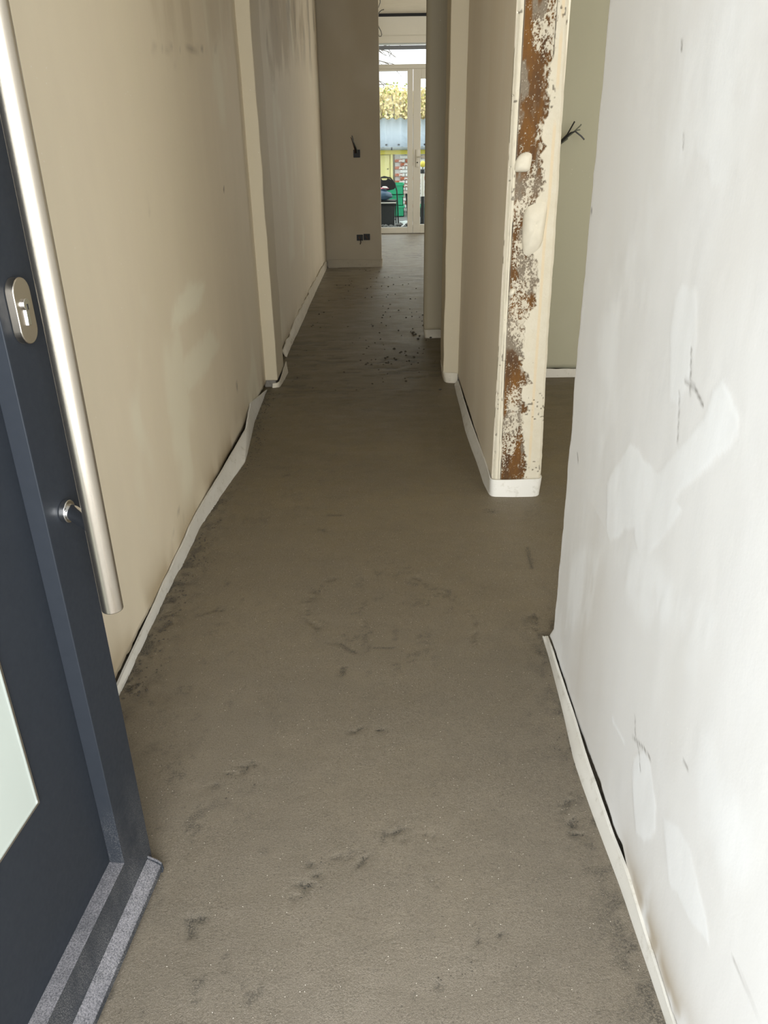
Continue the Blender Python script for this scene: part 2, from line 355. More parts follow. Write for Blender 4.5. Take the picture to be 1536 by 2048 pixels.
# ---- left wall
L_PATCH = [([(2.818,.85),(3.07,.896),(3.363,.858),(3.231,.789),(2.97,.782),(2.784,.786)], .75), ([(2.865,.655),(3.358,.657),(3.52,.552),(3.087,.512),(2.837,.526)], .6)]
def left_fn(U, V):
    n = .010*(fbm(U*.9, V*.9, 12, 3)-.5) + .002*(fbm(U*6, V*6, 13, 3)-.5)
    patch = np.zeros(U.shape)
    for p, k in L_PATCH: patch = np.maximum(patch, k*poly_mask(U, V, p, .02, .02))
    patch = np.maximum(patch, .5*sstep(.58, .72, fbm(U*2.2, V*1.6, 14, 4)))
    streaks = fbm(U*9, V*1.3, 15, 4)
    damp = poly_mask(U, V, [(3.0,3.0),(4.66,3.0),(4.66,1.95),(4.2,1.82),(3.7,1.74),(2.95,1.68)], .10, .05)*.22*sstep(.38, .62, streaks)
    damp = np.maximum(damp, .55*poly_mask(U, V, [(4.9,2.9),(8.9,2.9),(8.84,2.36),(7.06,1.95),(6.37,1.75),(5.68,1.8),(5.0,1.95)], .18, .1)*sstep(.40, .60, fbm(U*3.2, V*1.8, 16, 4)))
    foot = np.exp(-np.clip(V-.06, 0, 9)/.05)*sstep(.35, .6, fbm(U*5, V*3, 18, 3))*.75
    bs = np.exp(-((U-4.60)/.05)**2)*np.exp(-np.clip(V-.05, 0, 9)/.13)*.8
    stain = np.clip(np.maximum(np.maximum(damp, foot), bs), 0, 1)
    dark = np.maximum(stroke(U, V, [(2.692,1.219),(2.698,1.195),(2.684,1.157)], .0025), stroke(U, V, [(2.692,1.222),(2.694,1.219)], .006))
    for p, w in (([(3.79,.285),(3.795,.262)], .010), ([(3.267,1.646),(3.29,1.638)], .005), ([(3.96,1.19),(3.962,1.19)], .006), ([(2.3,1.16),(2.302,1.16)], .003), ([(2.55,.17),(2.552,.168)], .008), ([(2.6,.12),(2.603,.12)], .007), ([(2.45,.13),(2.452,.13)], .006), ([(2.42,.10),(2.424,.10)], .006), ([(2.72,.20),(2.722,.2)], .005)):
        dark = np.maximum(dark, stroke(U, V, p, w))
    dark = np.maximum(dark, .45*stroke(U, V, [(2.917,1.673),(3.252,1.703),(3.731,1.742),(4.182,1.79)], .008)*sstep(.4, .6, fbm(U*12, V*12, 19, 3)))
    soot = sstep(.55, .72, fbm(U*3.5, V*2.2, 23, 4))*sstep(1.9, 2.3, V)*sstep(5, 5.5, U)*.45; dark = np.maximum(dark, soot)
    low = V < .2; V2 = V + np.where(V < .035, .012*(fbm(U*18, U*0, 20, 4)-.5)*2, 0)
    return U, V2, n-.004*dark, {'patch': patch, 'stain': stain, 'dark': dark}
zs_l = [.03] + list(np.arange(.05, 2.5, .02)) + list(np.arange(2.55, CEIL+.02, .08))
ul = list(np.arange(.1, 1.2, .05)) + list(np.arange(1.2, 5, .02)) + list(np.arange(5.0, 13.2, .05))
wl = grid_slab('wall_left', ul, zs_l, left_fn, lambda u, v, n: (XL+n, u, v), .20, M['plaster_left'], kind='structure')
MB().box(XL-.19, XL-.03, .1, 13.2, -.04, .05).build('mortar_base', M['core'], wl)

# ---- pier on the left (stub of an old doorway)
def pier(name, x0, x1, y0, y1, z0, mat, seed, bev=.006):
    m = MB(); zs = list(np.arange(z0, CEIL, .12)) + [CEIL]; rnd = random.Random(seed); n = 0
    for i, z in enumerate(zs):
        j = lambda s=.0025: rnd.uniform(-s, s)
        m.v += [(x0+j(), y0+j(), z), (x1+j(), y0+j(), z), (x1+j(), y1+j(), z), (x0+j(), y1+j(), z)]
        if i:
            a = 4*(i-1); b = 4*i
            for k in range(4): m.f.append((a+k, a+(k+1) % 4, b+(k+1) % 4, b+k))
    m.f += [(3, 2, 1, 0), tuple(4*(len(zs)-1)+k for k in range(4))]
    return m.build(name, mat, None, False, bev, kind='structure')
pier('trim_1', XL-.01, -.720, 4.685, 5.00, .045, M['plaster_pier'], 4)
MB().box(XL-.01, -.735, 4.70, 4.99, -.03, .06).build('trim_1_base', M['core'], bpy.data.objects['trim_1']).name = 'mortar_base'

# ---- front wall on the right, white skim with trowelled patches
RP = [([(1.577,.704),(1.489,.806),(1.451,.844),(1.403,.852),(1.37,.844),(1.282,.85),(1.2,.931),(1.126,1.005),(1.108,1.056),(1.085,1.08),(1.047,1.068),(1.014,1.053),(1.006,1.024),(1.061,.968),(1.117,.916),(1.165,.871),(1.189,.841),(1.151,.84),(1.197,.774),(1.229,.733),(1.295,.659),(1.345,.68),(1.364,.697),(1.424,.663),(1.501,.594),(1.536,.598)], .95, .003),
 ([(1.322,1.151),(1.3,1.177),(1.241,1.184),(1.221,1.157),(1.205,1.107),(1.206,1.05),(1.228,.991),(1.28,.99),(1.326,1.107)], .7, .006),
 ([(1.363,1.432),(1.302,1.442),(1.194,1.438),(1.156,1.416),(1.194,1.374),(1.206,1.334),(1.245,1.332),(1.272,1.361),(1.321,1.374),(1.362,1.406)], .55, .006),
 ([(1.178,.272),(1.134,.341),(1.093,.342),(1.038,.294),(1.02,.254),(1.058,.175),(1.098,.148),(1.153,.202)], .9, .003),
 ([(1.0,.308),(.946,.342),(.89,.36),(.838,.333),(.788,.308),(.77,.288),(.839,.249),(.89,.245),(.925,.222),(.968,.264)], .75, .004),
 ([(1.812,.162),(1.82,.36),(1.697,.481),(1.563,.522),(1.551,.433),(1.577,.322)], .65, .03), ([(1.458,.581),(1.339,.667),(1.241,.702),(1.165,.703),(1.062,.723),(1.068,.675),(1.23,.559),(1.37,.545)], .6, .03)]
RS = [([(1.222,1.04),(1.181,1.041),(1.139,1.026)], .003, .7), ([(1.217,1.093),(1.206,1.062),(1.194,1.024)], .0025, .6), ([(1.239,1.016),(1.213,.934)], .0025, .5), ([(1.196,.313),(1.134,.341),(1.097,.35)], .0022, .7),
 ([(.97,.466),(.95,.469)], .003, .5), ([(1.466,1.536),(1.462,1.524)], .003, .7), ([(1.203,.362),(1.189,.331),(1.149,.31),(1.13,.284)], .0018, .6), ([(.71,.347),(.672,.356),(.646,.345)], .0025, .4), ([(1.95,1.24),(1.95,1.235)], .005, .9), ([(1.87,.66),(1.85,.645)], .004, .6), ([(1.395,1.40),(1.39,1.38)], .003, .4)]
EDGE_Y = [2.0, 1.945, 1.95, 1.95, 1.964, 1.963, 1.982, 1.997, 2.007, 2.01]; EDGE_Z = [0, .07, .25, .41, .60, .70, .82, 1.26, 1.66, 3.1]
BOT_Y = [.2, .8, .9, 1.03, 1.12, 1.16, 1.22, 1.346, 1.57, 1.78, 2.0]; BOT_Z = [.030, .032, .034, .026, .040, .052, .040, .044, .018, .022, .02]
def right_fn(U, V):
    n = .006*(fbm(U*1.3, V*1.3, 41, 3)-.5) + .0012*(fbm(U*11, V*6, 42, 3)-.5)
    patch = np.zeros(U.shape)
    for p, k, s in RP:
        tex = .80+.9*(fbm(U*14, V*5, 43, 4)-.5) if s < .02 else sstep(.32, .66, fbm(U*20, V*7, 44, 4))
        patch = np.maximum(patch, k*np.clip(tex, 0, 1)*poly_mask(U, V, p, s, .007))
    for p, w in (([(1.318,.245),(1.237,.261)], .004), ([(1.448,.812),(1.423,.754)], .003), ([(1.323,.247),(1.318,.243)], .007)): patch = np.maximum(patch, stroke(U, V, p, w))
    patch = np.maximum(patch, .55*sstep(.56, .72, fbm(U*3, V*2.0, 45, 5)))
    wash = sstep(.50, .30, fbm(U*2.6, V*1.1, 46, 4))
    dark = np.zeros(U.shape)
    for p, w, k in RS: dark = np.maximum(dark, k*stroke(U, V, p, w))
    stain = .10*wash + .7*np.exp(-np.clip(V-.06, 0, 9)/.045)*sstep(1.25, 1.0, U)*sstep(.3, .55, fbm(U*9, V*6, 50, 4)) + .12*np.exp(-np.abs(U-1.62)/.05)*sstep(.35, .6, fbm(U*9, V*2, 47, 3))*(V < .6)
    # ragged foot and ragged free edge
    fl = np.interp(U, BOT_Y, BOT_Z) + .012*(fbm(U*26, U*0+3, 48, 4)-.5); V2 = np.where(V < .30, fl+(V-.03)*(.30-fl)/.27, V)
    ey = np.interp(V2, EDGE_Z, EDGE_Y) + .012*(fbm(V2*22, V2*0, 49, 4)-.5); w = sstep(1.75, 1.98, U); U2 = U + w*(ey-1.98)
    n = n - .012*sstep(1.955, 1.98, U)**2 + .0007*patch - .001*dark
    return U2, V2, n, {'patch': np.clip(patch, 0, 1), 'stain': np.clip(stain, 0, 1), 'dark': dark}
ur = list(np.arange(.16, .7, .05)) + list(np.arange(.7, 1.98, .006)) + [1.98]; zs_r = list(np.arange(.03, 1.8, .006)) + list(np.arange(1.82, CEIL+.02, .08))
wr = grid_slab('wall_right', ur, zs_r, right_fn, lambda u, v, n: (XR-n, u, v), .16, M['plaster_right'], kind='structure')
MB().box(XR+.02, XR+.15, .16, 1.93, -.04, .07).build('mortar_base', M['core'], wr)

# ---- partition between corridor and front room, its end stripped to the stud
def xpart(y): return .424-.012*(y-3.04)/1.7
def part_fn(U, V):
    n = .006*(fbm(U*1.5, V*1.5, 61, 3)-.5)
    stain = .35*sstep(.45, .65, fbm(U*2, V*.8, 62, 3))*np.exp(-np.clip(V-.05, 0, 9)/.5)
    V2 = V + np.where(V < .05, .02*(fbm(U*9, U*0, 63, 4)-.5), 0)
    return U, V2, n, {'stain': np.clip(stain*.5, 0, 1), 'patch': .5*sstep(.5, .7, fbm(U*2.5, V*1.2, 64, 4)), 'dark': np.zeros(U.shape)}
wp = grid_slab('wall_partition', list(np.arange(3.052, 4.76, .025)), [.045]+list(np.arange(.06, 2.2, .03))+[2.6, CEIL], part_fn, lambda u, v, n: (.424-.012*(u-3.04)/1.7-n, u, v), .178, M['plaster_mid'], kind='structure')
PBZ = [.085,.217,.271,.364,.384,.423,.48,.496,.518,.581,.617,.642,.72,.784,.807,.864,.921,.976,1.0,1.19,1.221,1.27,1.302,1.347,1.366,1.397,1.434,1.474,1.519,1.57,1.614,1.642,1.699,1.804,3.1]
PBX = [.566,.554,.541,.535,.565,.525,.521,.557,.549,.515,.524,.511,.52,.525,.561,.557,.559,.546,.53,.53,.55,.55,.544,.534,.546,.526,.534,.555,.551,.55,.537,.554,.555,.552,.552]
XRZ = [0, .1, .5, 1.19, 1.8, 3.1]; XRX = [.632, .632, .620, .609, .594, .58]
def end_fn(U, V):
    xr = np.interp(V, XRZ, XRX) + .006*(fbm(V*14, V*0, 70, 4)-.5); xl = .424 + .004*(fbm(V*11, V*0+5, 71, 4)-.5)
    X = xl + (U-.424)/(.632-.424)*(xr-xl)
    nb = fbm(X*75, V*60, 72, 4); nb2 = fbm(X*160, V*120, 73, 3)
    b = np.interp(V, PBZ, PBX) + .035*(nb-.5); lft = np.interp(V, [0, .25, .5, 1.2, 3], [.462, .458, .453, .450, .447])
    inside = sstep(-.003, .003, X-lft)*sstep(-.002, .002, b-X)
    zone = fbm(X*14, V*7, 74, 4)                       # where paint and plaster still cling in flecks
    nb3 = fbm(X*330, V*240, 83, 3); fleck = np.maximum(.8*sstep(.0, .05, nb3-(.76-.24*sstep(.44, .64, zone))), .9*sstep(.0, .04, nb2-(.80-.34*sstep(.50, .68, zone))))
    edge = sstep(.022, .0, b-X); fleck = np.maximum(fleck, edge*sstep(.50, .56, nb2))
    brown = inside*(1-.95*np.clip(fleck, 0, 1))
    grey = np.maximum(sstep(.50, .62, fbm(X*22, V*9, 75, 4)), np.exp(-((V-1.235)/.04)**2)*.9); grey = np.maximum(grey, .6*np.exp(-((V-.70)/.06)**2))
    tanx = np.interp(V, [.1, .3, .5, .8, 1.09, 1.19, 1.4, 3], [.578,.576,.574,.573,.571,.577,.577,.571]); tan = sstep(.007, .004, np.abs(X-tanx))*sstep(.1, .2, V)*sstep(.35, .5, fbm(V*6, V*0, 76, 3)+.12)
    gl = sstep(.0022, .0010, np.abs(X-lft+.001))*sstep(.45, .55, fbm(V*5, V*0, 77, 3)+.10); g2 = .5*sstep(.0016, .0008, np.abs(X-(lft-.012)))*sstep(.4, .6, fbm(V*8, V*0, 78, 3))
    g3 = .9*sstep(.0014, .0008, np.abs(X-.5555))*sstep(1.63, 1.65, V); pits = .7*sstep(.80, .86, vnoise(X*130, V*110, 79))*sstep(.5, .6, fbm(X*10, V*10, 80, 2))*(1-inside)
    dark = np.clip(np.maximum(np.maximum(gl, g2), np.maximum(g3, pits)), 0, 1)
    h = -.007*inside*(1-.6*np.clip(fleck, 0, 1)) - .006*dark + .003*(fbm(X*25, V*25, 81, 3)-.5) - .010*sstep(.018, 0, X-xl)**2 - .008*sstep(.016, 0, xr-X)**2
    return X, V, h, {'brown': brown, 'grey': grey*brown, 'tan': tan*(1-inside), 'dark': dark}
grid_slab('stud_end', list(np.linspace(.424, .632, 100)), list(np.arange(.03, 1.95, .0023))+list(np.arange(2.0, CEIL+.02, .06)), end_fn, lambda u, v, n: (u, 3.04-n, v), .03, M['stud'], wp, label='stripped wall end with brown timber and clinging plaster')
MB().box(.43, .60, 3.06, 4.74, -.03, .06).build('mortar_base', M['core'], wp)
def lump(poly, thick, seed):
    for _ in range(2):
        poly = [q for a, b in zip(poly, poly[1:]+poly[:1]) for q in ((.75*a[0]+.25*b[0], .75*a[1]+.25*b[1]), (.25*a[0]+.75*b[0], .25*a[1]+.75*b[1]))]
    cx = sum(p[0] for p in poly)/len(poly); cz = sum(p[1] for p in poly)/len(poly); n = 36; rings = 7; v = []; f = []; rnd = random.Random(seed)
    P = poly+[poly[0]]; L = [0]
    for a, b in zip(P[:-1], P[1:]): L.append(L[-1]+math.hypot(b[0]-a[0], b[1]-a[1]))
    pts = [(np.interp(i/n*L[-1], L, [p[0] for p in P]), np.interp(i/n*L[-1], L, [p[1] for p in P])) for i in range(n)]
    for k in range(rings):
        t = 1-k/rings; dep = thick*(1-t**3)*(1+0)
        for (x, z) in pts:
            X = cx+(x-cx)*t; Z = cz+(z-cz)*t; h = dep*(0.7+.7*float(fbm(np.array(X*28.), np.array(Z*28.), seed, 3)))
            v.append((X, 3.042-h-.002, Z))
    v.append((cx, 3.04-thick*1.1, cz))
    for k in range(rings-1):
        for i in range(n): f.append((k*n+i, k*n+(i+1) % n, (k+1)*n+(i+1) % n, (k+1)*n+i))
    f += [((rings-1)*n+i, (rings-1)*n+(i+1) % n, rings*n) for i in range(n)]
    b = len(v); v += [(x, 3.046, z) for x, z in pts]; f += [(i, b+i, b+(i+1) % n, (i+1) % n) for i in range(n)]
    link('plaster_lump', v, f, M['lump'], wp, True)
lump([(.441,1.304),(.454,1.335),(.478,1.351),(.505,1.344),(.504,1.319),(.5,1.284),(.461,1.283),(.445,1.284)], .014, 2)
lump([(.488,1.158),(.525,1.179),(.566,1.187),(.574,1.157),(.569,1.094),(.563,1.03),(.538,1.004),(.499,.988),(.488,1.031),(.486,1.101)], .022, 6)
lump([(.448,.845),(.452,.868),(.469,.877),(.474,.859),(.46,.842)], .008, 9)

# ---- right pier, nib wall, return wall, rooms beyond
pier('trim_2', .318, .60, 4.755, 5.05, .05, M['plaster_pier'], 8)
MB().box(.335, .59, 4.77, 5.04, -.03, .06).build('mortar_base', M['core'], bpy.data.objects['trim_2'])
def plain_fn(seed, k=.006):
    def fn(U, V):
        return U, V+np.where(V < .06, .02*(fbm(U*14, U*0, seed, 4)-.5), 0), k*(fbm(U*1.6, V*1.6, seed+1, 3)-.5), {'patch': .6*sstep(.5, .7, fbm(U*2, V*1.5, seed+2, 4)), 'stain': .1*sstep(.45, .7, fbm(U*3, V*1, seed+3, 3)), 'dark': np.zeros(U.shape)}
    return fn
zz = [.05]+list(np.arange(.08, CEIL+.04, .06)); zz[-1] = CEIL
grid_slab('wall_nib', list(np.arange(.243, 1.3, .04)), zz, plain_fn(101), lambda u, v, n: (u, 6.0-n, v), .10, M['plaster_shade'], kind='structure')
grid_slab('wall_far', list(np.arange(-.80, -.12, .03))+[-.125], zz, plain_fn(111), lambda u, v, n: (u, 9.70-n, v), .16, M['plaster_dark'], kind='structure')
grid_slab('wall_room', list(np.arange(.60, 3.4, .04)), zz, plain_fn(121, .003), lambda u, v, n: (u, 4.88-n, v), .17, M['plaster_green'], kind='structure')
MB().box(1.3, 1.45, 5.05, 6.1, -.03, CEIL).build('wall_alcove', M['plaster_dark'], None, kind='structure')
MB().box(3.4, 3.55, .1, 13.2, -.03, CEIL).build('wall_side', M['plaster_mid'], None, kind='structure')
# street front with the entrance and one window opening to the front room
m = MB(); m.box(-.995, -.62, -.1, .15, -.05, CEIL).box(.47, 1.0, -.1, .15, -.05, CEIL).box(-.62, .47, -.1, .15, 2.55, CEIL).box(1.0, 2.5, -.1, .15, -.05, .9).box(1.0, 2.5, -.1, .15, 2.4, CEIL).box(2.5, 3.55, -.1, .15, -.05, CEIL)
m.build('wall_front', M['plaster_right'], None, kind='structure')
MB().box(-1.0, 3.55, -.1, 13.16, CEIL, CEIL+.15).build('ceiling', M['ceiling'], None, kind='structure')
# back wall with the french doors
m = MB(); m.box(-1.0, -.44, 13.2, 13.5, -.05, 2.985).box(1.12, 3.55, 13.2, 13.5, -.05, 2.985).box(-.44, 1.12, 13.2, 13.5, 2.655, 2.985)
wb = m.build('wall_back', M['paint_white'], None, kind='structure')
MB().box(-.44, 1.12, 13.185, 13.2, 2.655, 2.743).build('lintel_band', M['paint_white'], wb)
MB().box(-1.0, 3.55, 13.23, 13.5, 2.985, CEIL+.15).build('shadow_gap', M['black'], None, kind='structure')  # black strip: shade of the gap under the ceiling put into its colour

# ================================================================== FRENCH DOORS
fd = empty('door_2', (0, 13.22, 0), 'white double glazed garden doors at the far end of the corridor', 'door', kind='structure')
def fbox(name, x0, x1, z0, z1, y0=0, y1=.07, mat='upvc', parent=None, bev=.004):
    return MB().box(x0, x1, y0, y1, z0, z1).build(name, M[mat], parent or fd, False, bev)
fbox('frame', -.44, -.40, 0, 2.63, 0, .08); fbox('frame', 1.08, 1.12, 0, 2.63, 0, .08)
fbox('head_rail', -.40, 1.08, 2.579, 2.629, .02, .08, 'upvc_shade'); fbox('threshold', -.44, 1.12, -.03, .006, .0, .09, 'black')
fbox('transom_bar', -.40, 1.08, 2.325, 2.387, 0, .08)
fbox('glass_pane', -.40, 1.08, 2.387, 2.579, .045, .055, 'glass', None, 0)
for x0, x1, gx0, gx1, z0, z1 in ((-.40, .338, -.30, .254, .097, 2.298), (.342, 1.08, .456, .98, .138, 2.194)):
    lf = empty('door_leaf', (0, 0, 0), '', ''); del lf['label']; del lf['category']; lf.parent = fd
    for nm, a in (('stile', (x0, gx0, .008, 2.325)), ('stile', (gx1, x1, .008, 2.325)), ('bottom_rail', (gx0, gx1, .008, z0)), ('top_rail', (gx0, gx1, z1, 2.325))):
        MB().box(a[0], a[1], -.01, .06, a[2], a[3]).build(nm, M['upvc'], lf, False, .004)
    MB().box(gx0, gx1, .03, .04, z0, z1).build('glass_pane', M['glass'], lf)
    if x0 > 0:
        MB().box(.386, .430, -.022, -.010, .985, 1.235).build('handle_plate', M['upvc'], lf, False, .008)
        MB().tube([(.408, -.02, 1.13), (.408, -.06, 1.13), (.42, -.068, 1.131), (.53, -.068, 1.136)], .011, 10).build('lever_handle', M['upvc'], lf, True)
        MB().tube([(.408, -.022, 1.05), (.408, -.0265, 1.05)], .010, 12).build('keyhole', M['black'], lf, True)

# ================================================================== FRONT DOOR LEAF (opened inward along the left wall)
dl = empty('door_1', (-.5239, 1.1267, 0), 'anthracite front door leaf opened against the left wall', 'door', R(-5.6), kind='structure')
U0, U1, ZT = -.93, .026, 2.12
MB().box(-.070, -.030, U0, U1, .015, ZT).build('door_slab', M['door'], dl)
MB().box(-.030, 0, -.079, U1, .018, ZT).build('lock_stile', M['door_dusty'], dl, False, .0015)
MB().box(-.030, 0, U0, -.83, .133, ZT).build('hinge_stile', M['door'], dl, False, .002)
MB().box(-.030, 0, -.83, -.079, 2.0, ZT).build('top_rail', M['door'], dl, False, .002)
MB().box(-.030, 0, U0, -.0785, .018, .133).build('bottom_rail', M['door_dusty'], dl)
MB().prism([(0, .014), (.026, .010), (.029, .016), (.028, .028), (.022, .034), (0, .046)], -.92, .005, 'y').build('weather_bar', M['door_dusty'], dl, False, .0015)
MB().prism([(0, .010), (.028, .006), (.031, .016), (.029, .032), (.02, .040), (0, .050)], .005, .010, 'y').build('end_cap', M['door_dusty'], dl, False, .001)
MB().box(-.031, -.0285, -.53, -.230, .451, 1.86).build('glass_pane', M['frosted'], dl)
m = MB(); a, b, c, d, t = -.53, -.230, .451, 1.86, .004
m.box(-.030, -.0265, a-t, b+t, c-t, c).box(-.030, -.0265, a-t, b+t, d, d+t).box(-.030, -.0265, a-t, a, c, d).box(-.030, -.0265, b, b+t, c, d)
m.build('glazing_bead', M['chrome'], dl)
ph = MB().tube([(.080, -.080, .726), (.080, -.080, 1.98)], .0168, 40).build('pull_handle', M['steel'], dl, True, .0015)
for z in (.871, 1.83):
    so = MB().tube([(0, -.025, z), (.010, -.025, z)], .0185, 28).build('standoff', M['chrome'], ph, True, .0012)
    MB().tube([(.008, -.025, z), (.016, -.029, z), (.070, -.072, z)], .0125, 22).build('standoff_post', M['chrome'], ph, True)
def stadium(x0, x1, cy, cz, hw, hh, n=12):
    prof = [(cy+hw*math.cos(t), cz+(hh-hw)+hw*math.sin(t)) for t in [math.pi*i/n for i in range(n+1)]] + [(cy-hw*math.cos(t), cz-(hh-hw)-hw*math.sin(t)) for t in [math.pi*i/n for i in range(n+1)]]
    return MB().prism(prof, x0, x1, 'x')
es = stadium(0, .013, -.034, 1.188, .0215, .046).build('lock_escutcheon', M['steel'], dl, True, .0012)
cyl = MB().tube([(.012, -.0335, 1.197), (.0165, -.0335, 1.197)], .0085, 24)
cyl.box(.012, .0155, -.0375, -.0295, 1.168, 1.192); cyl.build('lock_cylinder', M['chrome'], es, True, .0006)
MB().box(.0160, .0170, -.0350, -.0320, 1.190, 1.1975).build('keyhole', M['black'], es)

# ================================================================== FOAM EDGING STRIPS
def strip(name, pts, label, seed, th=.007, wob=.004, n=None, mat='foam', rag=.004):
    """pts: (floor x, floor y, top x, top y, top z) along the run"""
    P = np.array(pts, float); s = np.concatenate([[0], np.cumsum(np.hypot(np.diff(P[:, 0]), np.diff(P[:, 1])))])
    N = n or max(24, int(s[-1]/.012)); t = np.linspace(0, s[-1], N)
    Q = np.stack([np.interp(t, s, P[:, i]) for i in range(5)], -1)
    for _ in range(2): Q[1:-1] = (Q[:-2]+2*Q[1:-1]+Q[2:])/4
    fx, fy, tx, ty, tz = Q.T
    tz = tz + wob*2*(fbm(t*7, t*0, seed, 3)-.5); tx = tx + wob*(fbm(t*9, t*0, seed+2, 3)-.5)
    ragged = np.clip(rag*(fbm(t*60, t*0, seed+4, 3)-.5), -.005, 1) + rag*1.5*np.clip(fbm(t*9, t*0, seed+6, 4)-.55, 0, 1)
    dx = np.gradient(fx); dy = np.gradient(fy); L = np.hypot(dx, dy)+1e-9; nx, ny = -dy/L, dx/L
    v = []; f = []
    for i in range(N):
        # outer foot sunk in the screed, outer mid, outer top, inner top, inner foot
        mx = fx[i]*.45+tx[i]*.55; my = fy[i]*.45+ty[i]*.55
        v += [(fx[i], fy[i], -.012), (fx[i], fy[i], .006+ragged[i]), (mx, my, tz[i]*.55), (tx[i], ty[i], tz[i]), (tx[i]+nx[i]*th, ty[i]+ny[i]*th, tz[i]), (fx[i]+nx[i]*th, fy[i]+ny[i]*th, -.012)]
        if i:
            a = 6*(i-1); b = 6*i
            for k in range(6): f.append((a+k, a+(k+1) % 6, b+(k+1) % 6, b+k))
    f += [(5, 4, 3, 2, 1, 0), tuple(6*(N-1)+k for k in range(6))]
    o = link(name, v, f, M[mat], None, True); return tag(o, label, 'edging strip')
# travelling so that the wall is on the left-hand normal: left wall runs go away from the camera
strip('edging_strip', [(-.777,1.62,-.787,1.62,.012),(-.777,1.744,-.786,1.75,.014),(-.783,2.194,-.785,2.259,.043),(-.783,2.344,-.785,2.40,.052),(-.778,2.481,-.784,2.56,.058),(-.780,2.753,-.783,2.72,.068),(-.755,3.057,-.770,3.19,.062),(-.716,3.442,-.758,3.76,.058),(-.730,3.628,-.772,3.92,.075),(-.765,4.032,-.786,4.09,.092),(-.772,4.277,-.782,4.35,.05),(-.779,4.519,-.776,4.60,.012)], 'long wavy foam strip at the foot of the left wall before the pier', 5)
strip('edging_strip', [(-.757,5.44,-.786,5.47,.05)]+[(x,y,-.785,y+.05,z) for x,y,z in ((-.760,5.6,.075),(-.763,5.789,.06),(-.762,6.205,.085),(-.765,6.679,.095),(-.772,7.2,.09),(-.775,7.719,.105),(-.78,8.3,.11),(-.782,8.756,.10),(-.783,9.62,.08))], 'ragged foam strip at the foot of the left wall beyond the pier', 6, wob=.02, mat='foam_warm', rag=.05)
strip('edging_strip', [(-.755,4.672,-.752,4.68,.028),(-.735,4.670,-.728,4.682,.03),(-.712,4.69,-.712,4.70,.033),(-.704,4.76,-.706,4.76,.04),(-.700,4.9,-.708,4.9,.055),(-.697,5.03,-.704,5.03,.075),(-.702,5.045,-.708,5.045,.07)], 'short foam strip curled around the base of the left pier', 7, th=.005, mat='foam_warm')
# right-hand runs come towards the camera so the wall again lies on the left-hand normal
rs = [(.458,1.985,.466,1.975,.012),(.459,1.893,.463,1.893,.026),(.455,1.754,.462,1.76,.032),(.450,1.606,.464,1.606,.030),(.443,1.463,.461,1.463,.036),(.445,1.369,.461,1.369,.038),(.449,1.289,.462,1.289,.038),(.455,1.19,.465,1.19,.038),(.461,1.089,.470,1.089,.040),(.466,.939,.471,.939,.032),(.469,.824,.472,.824,.030),(.469,.4,.472,.4,.030)]
strip('edging_strip', rs, 'pale foam strip standing off the foot of the near right wall', 8, wob=.0025)
strip('edging_strip', [(.322,5.04,.318,5.05,.07),(.320,4.90,.316,4.9,.072),(.324,4.775,.312,4.765,.07),(.340,4.742,.325,4.748,.066),(.395,4.735,.398,4.745,.066),(.408,4.74,.408,4.75,.06)], 'foam strip wrapped around the base of the right pier', 9, th=.005, wob=.004, mat='foam_warm', rag=.02)
strip('edging_strip', [(.386,4.70,.405,4.70,.03),(.383,4.491,.402,4.49,.045),(.385,4.252,.400,4.25,.05),(.381,3.872,.405,3.87,.052),(.388,3.62,.411,3.60,.055),(.396,3.448,.414,3.44,.06),(.402,3.179,.415,3.19,.072),(.414,3.040,.412,3.045,.078),(.424,3.022,.418,3.024,.080),(.52,3.018,.52,3.026,.078),(.612,3.020,.618,3.024,.080),(.632,3.04,.638,3.04,.080),(.640,3.4,.636,3.4,.075)], 'foam strip along the partition and wrapped around its stripped end', 10, th=.006, wob=.003)
strip('edging_strip', [(.252,6.095,.238,6.09,.06),(.246,6.0,.236,6.0,.062),(.254,5.972,.246,5.985,.06),(.34,5.97,.35,5.985,.06),(1.28,5.98,1.28,5.985,.06)], 'foam strip at the foot of the dark wall stub beyond the right pier', 11, th=.005, wob=.01, mat='foam_dark', rag=.03)
strip('edging_strip', [(-.117,9.85,-.114,9.85,.09),(-.115,9.69,-.112,9.69,.09),(-.14,9.665,-.14,9.685,.075),(-.45,9.665,-.45,9.685,.08),(-.77,9.66,-.77,9.68,.085)][::-1], 'foam strip at the foot of the dark return wall under the sockets', 12, th=.006, wob=.012, mat='foam_dark', rag=.03)
strip('edging_strip', [(.66,4.84,.66,4.86,.05),(1.1,4.845,1.1,4.862,.05),(1.6,4.845,1.6,4.862,.05),(2.6,4.845,2.6,4.862,.05)], 'white foam strip at the foot of the grey green room wall', 13, th=.006, wob=.012, rag=.03)

